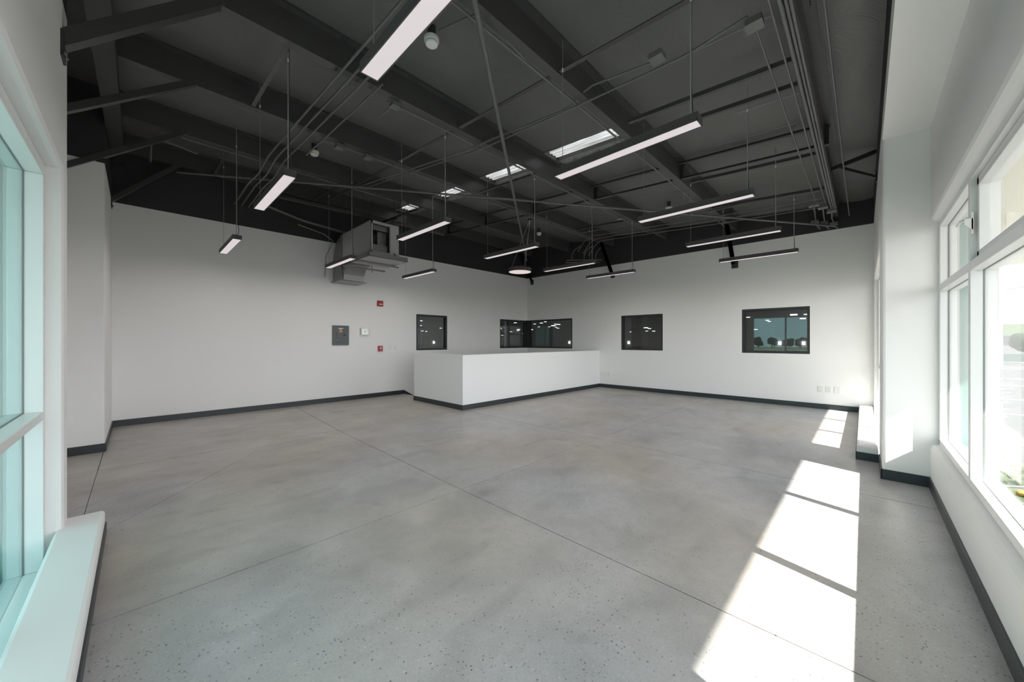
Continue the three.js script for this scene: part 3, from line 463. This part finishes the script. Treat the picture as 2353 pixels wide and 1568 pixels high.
// ---------------------------------------------------------------- duct unit on the panel wall
{
  const t = thing('duct_unit', V(3.32, 2.62, 7.4), 'galvanised sheet metal air handling unit hung at the white wall', 'air duct');
  const x0 = 3.03, x1 = 3.60, y0 = 3.0, y1 = 3.62, u0 = 6.6, u1 = 8.06, k = 0.006;
  part(t, 'casing', [box(x0, x0 + k, y0, y1, u0, u1), box(x1 - k, x1, y0, y1, u0, u1), box(x0, x1, y1 - k, y1, u0, u1), box(x0, x1, y0, y0 + k, u0, u1), box(x0 + 0.37, x1, y0, y1, u0, u0 + k), box(x0, x0 + 0.37, y0, y0 + 0.05, u0, u0 + k), box(x0, x0 + 0.37, y1 - 0.06, y1, u0, u0 + k), box(x0, x0 + 0.035, y0, y1, u0, u0 + k), box(x0, x1, y0, y1, u1 - k, u1)], ductGrey);
  part(t, 'access_panel', box(x0 + 0.385, x1 - 0.02, y0 + 0.02, y1 - 0.03, u0 - 0.008, u0 + 0.002, 0.003), ductGrey);
  part(t, 'fan_scroll', new THREE.CylinderGeometry(0.19, 0.19, 0.3, 28, 1, true).rotateZ(Math.PI / 2).translate(x0 + 0.27, 3.32, -7.1), galv);
  part(t, 'inner_plate', box(x0 + 0.04, x0 + 0.365, 3.46, 3.555, 6.66, 6.668), galv); part(t, 'inner_plate', box(x0 + 0.04, x0 + 0.365, 3.055, 3.19, 6.67, 6.678), galv); part(t, 'inner_plate', box(x0 + 0.19, x0 + 0.365, 3.19, 3.46, 6.74, 6.748), galv);
  part(t, 'drain_pan', [box(2.93, 3.71, 2.905, 2.912, 6.46, 7.3), box(2.93, 3.71, 2.905, 2.99, 6.46, 6.466), box(2.93, 2.936, 2.905, 2.99, 6.46, 7.3), box(3.704, 3.71, 2.905, 2.99, 6.46, 7.3), box(2.93, 3.71, 2.905, 2.99, 7.294, 7.3)], galv, 'spangled galvanised drain pan');
  for (const u of [7.0, 7.6]) part(t, 'support_rail', bar(V(2.90, 2.885, u), V(3.80, 2.885, u), 0.04, 0.03), galv);
  // elbow that turns down against the wall
  const prof = []; for (let i = 0; i <= 12; i++) { const a = i / 12 * Math.PI / 2; prof.push([8.02 + 0.41 * Math.sin(a), 2.98 + 0.6 * Math.cos(a)]); }
  const inner = []; for (let i = 0; i <= 6; i++) { const a = (1 - i / 6) * Math.PI / 2; inner.push([8.02 + 0.02 * Math.sin(a), 2.98 + 0.02 * Math.cos(a)]); }
  part(t, 'elbow', alongX([[8.02, 3.0], ...prof, [8.43, 2.64], [7.98, 2.64], [7.98, 2.98]], x0 - 0.02, x1 - 0.1), galv);
  part(t, 'outlet_collar', [box(x0 - 0.06, x1 - 0.06, 2.628, 2.645, 7.93, 8.44)], galv);
  const front = []; for (let i = 0; i <= 8; i++) { const a = i / 8 * Math.PI / 2; front.push([7.62 + 0.30 * Math.sin(a), 2.95 - 0.30 + 0.30 * Math.cos(a)]); }
  part(t, 'throat', alongX([...front, [7.98, 2.65], [7.98, 2.97], [7.62, 2.97]], x0 + 0.01, x1 - 0.13), galv);
  for (const [x, u] of [[x0 + 0.02, 7.0], [x1 + 0.1, 7.0], [x0 - 0.03, 7.9], [x1 + 0.05, 7.9]]) part(t, 'hanger_rod', tube([V(x, 2.88, u), V(x, roofY(u), u)], 0.006, 6), cordBlack);
  part(t, 'cable_tail', tube([V(x1 - 0.12, 3.06, u0 - 0.006), V(x1 - 0.1, 3.03, u0 - 0.03), V(x1 - 0.07, 2.98, u0 - 0.03)], 0.008), cordBlack);
  one('steel_support_angle', angle(V(1.75, 3.90, 7.45), V(4.9, 3.78, 6.9), 0.05, 0.005), steel, 'dark steel support angle above the duct unit', 'angle');
  one('steel_support_angle', bar(V(3.45, 3.70, 6.4), V(3.55, 3.92, 8.3), 0.04, 0.04), steelDark, 'dark steel hanger rail on top of the duct unit', 'angle');
  one('refrigerant_pipe', tube([V(2.3, 3.75, 8.36), V(2.8, 3.66, 8.38), V(3.0, 3.55, 8.4), V(2.86, 3.2, 8.42), V(2.84, 2.75, 8.43)], 0.008), wire, 'thin curved pipe hanging beside the duct elbow', 'pipe');
  one('wall_conduit', tube([V(1.7, 3.98, 8.3), V(2.4, 3.84, 8.32), V(4.2, 3.70, 8.36)], 0.03), pipeGrey, 'thick pale conduit on the black band left of the duct unit', 'conduit');
}

// ---------------------------------------------------------------- devices on the panel wall (wall face at u = 8.45)
const canvasTex = (w, h, draw) => { const c = document.createElement('canvas'); c.width = w; c.height = h; const g = c.getContext('2d'); draw(g, w, h); const t = new THREE.CanvasTexture(c); t.colorSpace = THREE.SRGBColorSpace; return t; };
const red = mat(0.36, 0.012, 0.018, 0.4);
const plateFront = (x0, x1, y0, y1, u) => new THREE.PlaneGeometry(x1 - x0, y1 - y0).translate((x0 + x1) / 2, (y0 + y1) / 2, -u);
{
  const slate = mat(0.095, 0.115, 0.115, 0.45), sticker = (r, g, b) => mat(r, g, b, 0.6);
  const p = thing('electrical_panel', V(3.175, 1.255, 8.45), 'grey electrical panel with orange warning sticker on the white wall', 'electrical panel');
  part(p, 'box', box(2.995, 3.355, 1.255, 1.698, 8.428, 8.452, 0.004), slate);
  const d = part(p, 'door', box(3.085, 3.285, 1.315, 1.655, 8.420, 8.430, 0.003), slate); part(d, 'latch', box(3.228, 3.275, 1.46, 1.505, 8.414, 8.422, 0.003), gasket); part(d, 'hinge', [box(3.078, 3.088, 1.36, 1.385, 8.417, 8.428), box(3.078, 3.088, 1.58, 1.605, 8.417, 8.428)], greyMetal);
  part(p, 'label', [box(3.118, 3.222, 1.622, 1.640, 8.4185, 8.421)], sticker(0.8, 0.8, 0.78)); part(p, 'label', box(3.148, 3.19, 1.588, 1.605, 8.4185, 8.421), sticker(0.8, 0.8, 0.78));
  const st = mat(1, 1, 1, 0.6, { map: canvasTex(96, 64, (g, w, h) => { g.fillStyle = '#e8a322'; g.fillRect(0, 0, w, h); g.fillStyle = '#c76f10'; g.fillRect(0, h * 0.62, w, h * 0.38); g.fillStyle = '#3a2a10'; g.fillRect(12, 10, 30, 5); g.fillRect(12, 20, 70, 4); g.fillRect(12, 30, 60, 4); }) });
  part(p, 'warning_sticker', [box(3.135, 3.205, 1.535, 1.575, 8.4188, 8.421), plateFront(3.135, 3.205, 1.535, 1.575, 8.4185)], st, 'orange warning sticker');
  part(p, 'screw', [[3.01, 1.27], [3.34, 1.27], [3.01, 1.683], [3.34, 1.683]].map(([x, y]) => ball(x, y, 8.427, 0.006)), greyMetal);
}
{
  const p = thing('thermostat', V(3.717, 1.495, 8.45), 'white thermostat with grey screen inside a clear guard box', 'thermostat');
  part(p, 'body', box(3.66, 3.79, 1.515, 1.635, 8.425, 8.452, 0.006), plasticWhite); part(p, 'screen', box(3.70, 3.755, 1.545, 1.605, 8.422, 8.427), mat(0.16, 0.21, 0.21, 0.3));
  part(p, 'guard_rim', [box(3.624, 3.81, 1.493, 1.503, 8.40, 8.452), box(3.624, 3.81, 1.645, 1.655, 8.40, 8.452), box(3.624, 3.632, 1.5, 1.65, 8.40, 8.452), box(3.802, 3.81, 1.5, 1.65, 8.40, 8.452)], mat(0.55, 0.56, 0.55, 0.3));
  part(p, 'guard_cover', box(3.624, 3.81, 1.493, 1.655, 8.396, 8.40), glassOf(0.95, 0.96, 0.95));
}
{
  const p = thing('fire_alarm_strobe', V(4.097, 2.195, 8.45), 'red fire alarm strobe high on the white wall', 'fire alarm');
  part(p, 'body', box(4.026, 4.168, 2.195, 2.328, 8.405, 8.452, 0.008), red);
  part(p, 'strobe_lens', [box(4.055, 4.145, 2.228, 2.252, 8.388, 8.407, 0.006), ball(4.1, 2.24, 8.392, 0.014)], mat(0.8, 0.8, 0.8, 0.15), 'clear white strobe lens');
  const q = thing('fire_pull_station', V(4.102, 1.097, 8.45), 'red fire pull station with white handle low on the white wall', 'fire alarm');
  part(q, 'body', box(4.047, 4.157, 1.097, 1.234, 8.408, 8.452, 0.006), red);
  part(q, 'handle', [box(4.068, 4.136, 1.172, 1.186, 8.398, 8.41), box(4.094, 4.110, 1.145, 1.178, 8.398, 8.41)], plasticWhite, 'white T shaped pull handle');
  const txt = mat(1, 1, 1, 0.5, { map: canvasTex(128, 40, (g, w, h) => { g.fillStyle = '#a3131a'; g.fillRect(0, 0, w, h); g.fillStyle = '#f2f2f2'; g.font = 'bold 34px sans-serif'; g.textAlign = 'center'; g.fillText('FIRE', w / 2, 33); }) });
  part(q, 'lettering', plateFront(4.062, 4.142, 1.203, 1.228, 8.4075), txt, 'white lettering');
  part(q, 'lower_label', box(4.08, 4.124, 1.106, 1.113, 8.4065, 8.409), plasticWhite);
}
const plate = (name, acrossX, a, y, wall, label, category, group, detail) => {   // a wall plate: a is its centre along the wall
  const B = (da0, da1, dy0, dy1, i, o, r = 0) => acrossX ? box(a + da0, a + da1, y + dy0, y + dy1, wall - o, wall - i, r) : box(wall - o, wall - i, y + dy0, y + dy1, a + da0, a + da1, r);
  const p = thing(name, acrossX ? V(a, y - 0.06, wall) : V(wall, y - 0.06, a), label, category, group);
  part(p, 'cover_plate', B(-0.042, 0.042, -0.06, 0.06, -0.002, 0.008, 0.003), plasticWhite);
  if (detail === 'switch') { const s = part(p, 'rocker', B(-0.017, 0.017, -0.033, 0.033, 0.006, 0.012, 0.002), plasticWhite); part(s, 'pivot_line', B(-0.015, 0.015, -0.001, 0.001, 0.010, 0.0125), gasket); }
  if (detail === 'outlet') for (const dy of [-0.026, 0.026]) { const s = part(p, 'socket', B(-0.017, 0.017, dy - 0.018, dy + 0.018, 0.006, 0.010, 0.002), plasticWhite); part(s, 'slots', [B(-0.008, -0.005, dy - 0.003, dy + 0.008, 0.009, 0.0108), B(0.005, 0.008, dy - 0.003, dy + 0.008, 0.009, 0.0108), B(-0.002, 0.002, dy - 0.013, dy - 0.009, 0.009, 0.0108)], gasket); }
};
plate('light_switch', true, 4.362, 1.193, 8.45, 'white light switch next to the red pull station', 'switch', 'light switches', 'switch'); plate('light_switch', true, 4.49, 1.192, 8.45, 'white light switch farther from the red pull station', 'switch', 'light switches', 'switch');
[[5.52, 'left outlet plate beside the guard wall end', 'outlet'], [5.41, 'middle outlet plate beside the guard wall end', 'outlet'], [5.29, 'right outlet plate beside the guard wall end', 'outlet'], [0.62, 'left outlet plate below the large dark window', 'outlet'], [0.50, 'middle outlet plate below the large dark window', 'outlet'], [0.375, 'blank wall plate right of the two outlets above the sun patch', '']].forEach(([u, s, k]) => plate(k ? 'wall_outlet' : 'blank_plate', false, u, u > 1 ? 0.385 : 0.39, 9.48, s, k ? 'outlet' : 'wall plate', 'wall plates on the far wall', k));

// ---------------------------------------------------------------- outside: canopies, building shell
{
  const cream = mat(0.72, 0.70, 0.60, 0.8);
  const c = one('entrance_canopy', box(-3.6, 13.0, 2.98, 3.16, -2.84, -0.64), cream, 'cream canopy soffit outside above the large window', 'canopy');
  part(c, 'fascia', box(-3.6, 13.0, 2.98, 3.42, -2.90, -2.84), cream);
  one('side_canopy', box(-3.4, -0.76, 2.98, 3.16, -0.6, 9.0), cream, 'cream canopy outside above the tinted window', 'canopy');
  const ext = paint(0.62, 0.62, 0.59, 0.8), dark = mat(0.36, 0.36, 0.35, 0.8);
  struct('wall_warehouse', [box(9.6, 43, -3.8, 4.6, -0.66, -0.46), box(43, 43.2, -3.8, 7.5, -0.66, 45), box(-0.95, 43.2, -3.8, 7.5, 45, 45.2), box(-0.95, -0.8, -3.8, 7.5, 8.46, 45.2)], dark, 'grey walls of the unlit warehouse behind the inner windows');
  struct('ceiling_warehouse', [alongX([[-0.8, roofY(-0.8) + 0.05], [45.2, roofY(45.2) + 0.05], [45.2, roofY(45.2) + 0.2], [-0.8, roofY(-0.8) + 0.2]], 9.6, 43.2), alongX([[8.6, roofY(8.6) + 0.05], [45.2, roofY(45.2) + 0.05], [45.2, roofY(45.2) + 0.2], [8.6, roofY(8.6) + 0.2]], -0.95, 9.7)], dark, 'grey ceiling of the unlit warehouse', 'ceiling');
  struct('floor_warehouse', [box(9.6, 43.2, -4.0, -3.8, -0.66, 45.2), box(-0.95, 9.7, -4.0, -3.8, 8.6, 45.2)], mat(0.3, 0.3, 0.29, 0.5), 'grey warehouse floor', 'floor');
  // warehouse columns, lamps and lit doors seen through the inner windows
  const lampMat = new THREE.MeshStandardMaterial(); lampMat.color.setRGB(0.6, 0.6, 0.6); lampMat.emissive.setRGB(1, 1, 1); lampMat.emissiveIntensity = 1.1;
  const lg = new THREE.BoxGeometry(0.22, 0.05, 0.22), colG = new THREE.BoxGeometry(0.35, 8.6, 0.35);
  const add = (name, g, m, p, label, cat, group) => { const o = shade(new THREE.Mesh(g, m)); o.name = numbered(name); o.position.copy(p); scene.add(o); return info(o, label, cat, group); };
  const lampSay = 'small bright lamp in the dark warehouse behind the inner windows', grid = [];
  for (let i = 0; i < 9; i++) for (let j = 0; j < 11; j++) grid.push([18 + i * 2.7 + rnd() * 0.9, 2 + j * 3.9 + rnd() * 0.9]);
  for (let i = 0; i < 3; i++) for (let j = 0; j < 7; j++) grid.push([7 + i * 3.6 + rnd(), 19 + j * 3.5 + rnd()]);
  grid.forEach(([x, u], n) => {
    const o = add('warehouse_lamp', lg, lampMat, V(x, 2.2 + 1.3 * rnd(), u), lampSay, 'lamp', 'warehouse lamps');
    if (n % 24 === 5) { const l = new THREE.PointLight(0xffffff, 7, 0, 2); l.position.set(0, -0.06, 0); l.name = 'warehouse_lamp_light'; l.castShadow = true; o.add(l); }
  });
  for (const [x, u] of [[17, 8], [17, 18], [17, 28], [28, 8], [28, 18], [28, 28], [6, 18], [6, 30]]) add('warehouse_column', colG, mat(0.2, 0.2, 0.21, 0.7), V(x, 0.4, u), 'grey steel column in the dark warehouse', 'column', 'warehouse columns');
  const doorG = new THREE.BoxGeometry(0.1, 0.34, 0.26), doorG2 = new THREE.BoxGeometry(0.26, 0.34, 0.1);
  for (const u of [21.2, 16.6, 14.7, 30.2, 26.2, 5.8, 4.0, 2.2]) add('lit_window', doorG, lampMat, V(42.9, 1.15, u), 'small bright lit window on the far warehouse wall', 'window', 'lit warehouse windows');
  for (const x of [18.5, 25, 30, 35]) add('lit_window', doorG2, lampMat, V(x, 1.15, 44.9), 'small bright lit window on the far warehouse wall', 'window', 'lit warehouse windows');
}
// ---------------------------------------------------------------- grounds
{
  const asphaltTex = dataTex(512, 512, (i, j) => { const v = cl(176 + 16 * tileNoise(N1, i, j, 512, 2) + 12 * tileNoise(N2, i, j, 512, 9) + 18 * (rnd() - 0.5)); return [v, v, v * 0.985]; }, true);
  const asphalt = mat(0.145, 0.145, 0.142, 0.9, { map: asphaltTex }); asphalt.userData.metric = 12;
  const lot = struct('ground_parking_lot', box(-60, 320, -4.2, -4.0, -260, -0.6), asphalt, 'pale grey parking lot outside the large window', 'ground');
  struct('ground_apron', [box(-12, 40, -4.01, -3.97, -2.3, -0.64), box(-9, -0.83, -4.01, -3.97, -0.64, 40)], paint(0.52, 0.51, 0.48, 0.9), 'pale concrete apron along the foot of the building', 'ground');
  const white = mat(0.5, 0.5, 0.49, 0.7);
  const line = (x0, u0, x1, u1, w) => part(lot, 'painted_line', bar(V(x0, -3.994, u0), V(x1, -3.994, u1), w, 0.012), white);
  for (const [d, z0, z1, w] of [[148, 5, 60, 1.4], [122, 5, 60, 1.0], [114, 5, 60, 0.8], [86, 13, 18, 0.5], [73, 11, 16, 0.5], [55, 6, 12, 0.3], [44, 5, 12, 0.3], [33, 4, 8, 0.2]]) line(d, -z0, d + (z1 - z0) * 0.15, -z1, w);
  for (let i = 0; i < 9; i++) line(34 + i * 5, -5 - i * 0.7, 38 + i * 5, -6.4 - i * 0.9, 0.15);
  line(26, -4.2, 32, -5.6, 0.22); line(32, -5.6, 30, -6.6, 0.2); line(24, -4.2, 38, -6.2, 0.5);
  struct('ground_field', box(-400, -60, -4.3, -4.1, -300, 300), paint(0.46, 0.36, 0.24, 0.95), 'dry tan field far beyond the tinted window', 'ground');
  struct('ground_yard', box(-60, -1, -4.25, -4.05, -0.6, 300), paint(0.24, 0.225, 0.20, 0.95), 'bare yard outside the tinted window', 'ground');
  // planted strip and railing
  const grass = mat(0.10, 0.125, 0.06, 0.95);
  struct('ground_verge', box(15, 25, -4.02, -3.93, -4.6, -2.4), grass, 'green verge below the large window', 'ground');
  const leaf = mat(0.07, 0.10, 0.035, 0.9), bloom = mat(0.5, 0.32, 0.05, 0.7), tuft = (x, u, r, m, name, label, cat, group) => { const gs = []; for (let i = 0; i < 14; i++) gs.push(new THREE.IcosahedronGeometry(r * (0.3 + 0.25 * rnd()), 0).translate(x + (rnd() - 0.5) * r * 1.6, -3.9 + r * 0.5 * rnd(), -u + (rnd() - 0.5) * r * 1.6)); return one(name, gs, m, label, cat, group); };
  const spots = [[16.9, -2.75], [19.6, -3.0], [21.2, -3.05], [22.4, -3.3], [23.5, -3.75], [24.6, -4.1], [22.6, -4.5]];
  spots.forEach(([x, u], i) => tuft(x, u, 0.45, leaf, 'shrub', 'low green shrub in the verge seen through the large window', 'shrub', 'shrubs in the verge'));
  tuft(20.9, -3.95, 0.2, bloom, 'flower_clump', 'yellow flower clump in the verge, nearer to the window mullion', 'flowers', 'yellow flowers'); tuft(21.4, -4.25, 0.2, bloom, 'flower_clump', 'yellow flower clump in the verge, farther from the window mullion', 'flowers', 'yellow flowers');
  const rail = thing('railing', V(19, -4, -3.3), 'dark metal railing by the verge outside', 'railing'), railM = mat(0.10, 0.11, 0.11, 0.5);
  for (const y of [-3.1, -3.6]) part(rail, 'rail', tube([V(18.4, y, -3.0), V(20.4, y, -5.6)], 0.04), railM);
  for (const k of [0, 0.35, 0.7, 1]) part(rail, 'post', tube([V(18.4 + 2 * k, -3.95, -3.0 - 2.6 * k), V(18.4 + 2 * k, -3.1, -3.0 - 2.6 * k)], 0.04), railM);
  // lamp posts, wall, trees, buildings and hills at a distance
  const postM = mat(0.35, 0.36, 0.36, 0.5);
  const post = thing('street_lamp', V(126, -4, -20.6), 'tall double armed lamp post in the parking lot', 'street lamp');
  part(post, 'pole', cyl(126, -4, 12, -20.6, 0.35, 0.22, 10), postM); part(post, 'arm', [tube([V(126, 12, -20.6), V(126.5, 12.6, -24)], 0.16), tube([V(126, 12, -20.6), V(125.5, 12.6, -17)], 0.16)], postM); part(post, 'lamp_head', [box(126.2, 126.9, 12.5, 12.8, -26, -23.6), box(125.2, 125.9, 12.5, 12.8, -17.4, -15)], postM);
  one('boundary_wall', box(160, 162, -4, -2.0, -120, 10), mat(0.12, 0.15, 0.14, 0.9), 'long grey boundary wall beyond the parking lot', 'wall');
  const bM = mat(0.24, 0.235, 0.22, 0.9), bM2 = mat(0.15, 0.148, 0.14, 0.9), bWin = mat(0.08, 0.10, 0.11, 0.3);
  [[185, -34, 7, 2.6, bM], [190, -44, 9, 3.6, bM2], [200, -20, 10, 1.6, bM], [205, -58, 9, 4, bM], [182, -70, 8, 2.6, bM2]].forEach(([x, u, w, h, m], i) => {
    const t = thing('house', V(x, -4, u), ['pale house beyond the boundary wall', 'grey house behind the first pale one', 'wide low pale building beyond the wall', 'tall pale house farther right', 'grey low house at the far right'][i], 'building');
    part(t, 'walls', box(x, x + 10, -4, h, u - w / 2, u + w / 2), m); part(t, 'roof', box(x - 0.4, x + 10.4, h, h + 0.5, u - w / 2 - 0.4, u + w / 2 + 0.4), bM2);
    for (let k = 0; k < 3; k++) part(t, 'window', box(x - 0.1, x + 0.1, h - 2.4, h - 1.0, u - w / 2 + 1 + k * w / 3, u - w / 2 + 2.4 + k * w / 3), bWin);
  });
  const crownM = [mat(0.045, 0.06, 0.032, 0.95), mat(0.055, 0.068, 0.04, 0.95)], bark = mat(0.12, 0.09, 0.06, 0.9);
  const tree = (x, u, h, label, group) => { const t = thing('tree', V(x, -4, u), label, 'tree', group); part(t, 'trunk', cyl(x, -4, -4 + h * 0.45, u, h * 0.035, h * 0.02, 7), bark); const gs = []; for (let i = 0; i < 16; i++) gs.push(new THREE.IcosahedronGeometry(h * (0.14 + 0.1 * rnd()), 1).translate(x + (rnd() - 0.5) * h * 0.55, -4 + h * (0.4 + 0.5 * rnd()), -u + (rnd() - 0.5) * h * 0.55)); part(t, 'crown', gs, crownM[(x & 1)]); };
  tree(148, -28.6, 7, 'green tree at the right edge beyond the parking lot', null);
  for (let i = 0; i < 24; i++) tree(-300 - (i % 3) * 14, 20 + i * 2.9 + rnd(), 5.6 + rnd() * 2.4, 'dark tree of the distant tree line reflected in the large inner window', 'distant tree line');
  for (let i = 0; i < 12; i++) { const u = 4 + i * 4; one('fence_post', cyl(-52, -4, -1.8, u, 0.09, 0.09, 6), bark, 'dark fence post in the field beyond the tinted window', 'fence post', 'field fence posts'); }
  const hill = (x0, h, w, m, label) => { const s = []; for (let i = 0; i <= 60; i++) { const u = -500 + i * 20; s.push([u, h * (0.75 + 0.22 * N1(i * 0.13, x0) + 0.06 * N2(i * 0.5, x0))]); } return struct('hill', alongX([[-500, -10], ...s, [700, -10]].reverse(), x0, x0 + w), m, label, 'hill'); };
  hill(700, 24, 60, mat(0.13, 0.155, 0.10, 1), 'low hazy hill range on the horizon'); 
}
renderer.render(scene, camera);
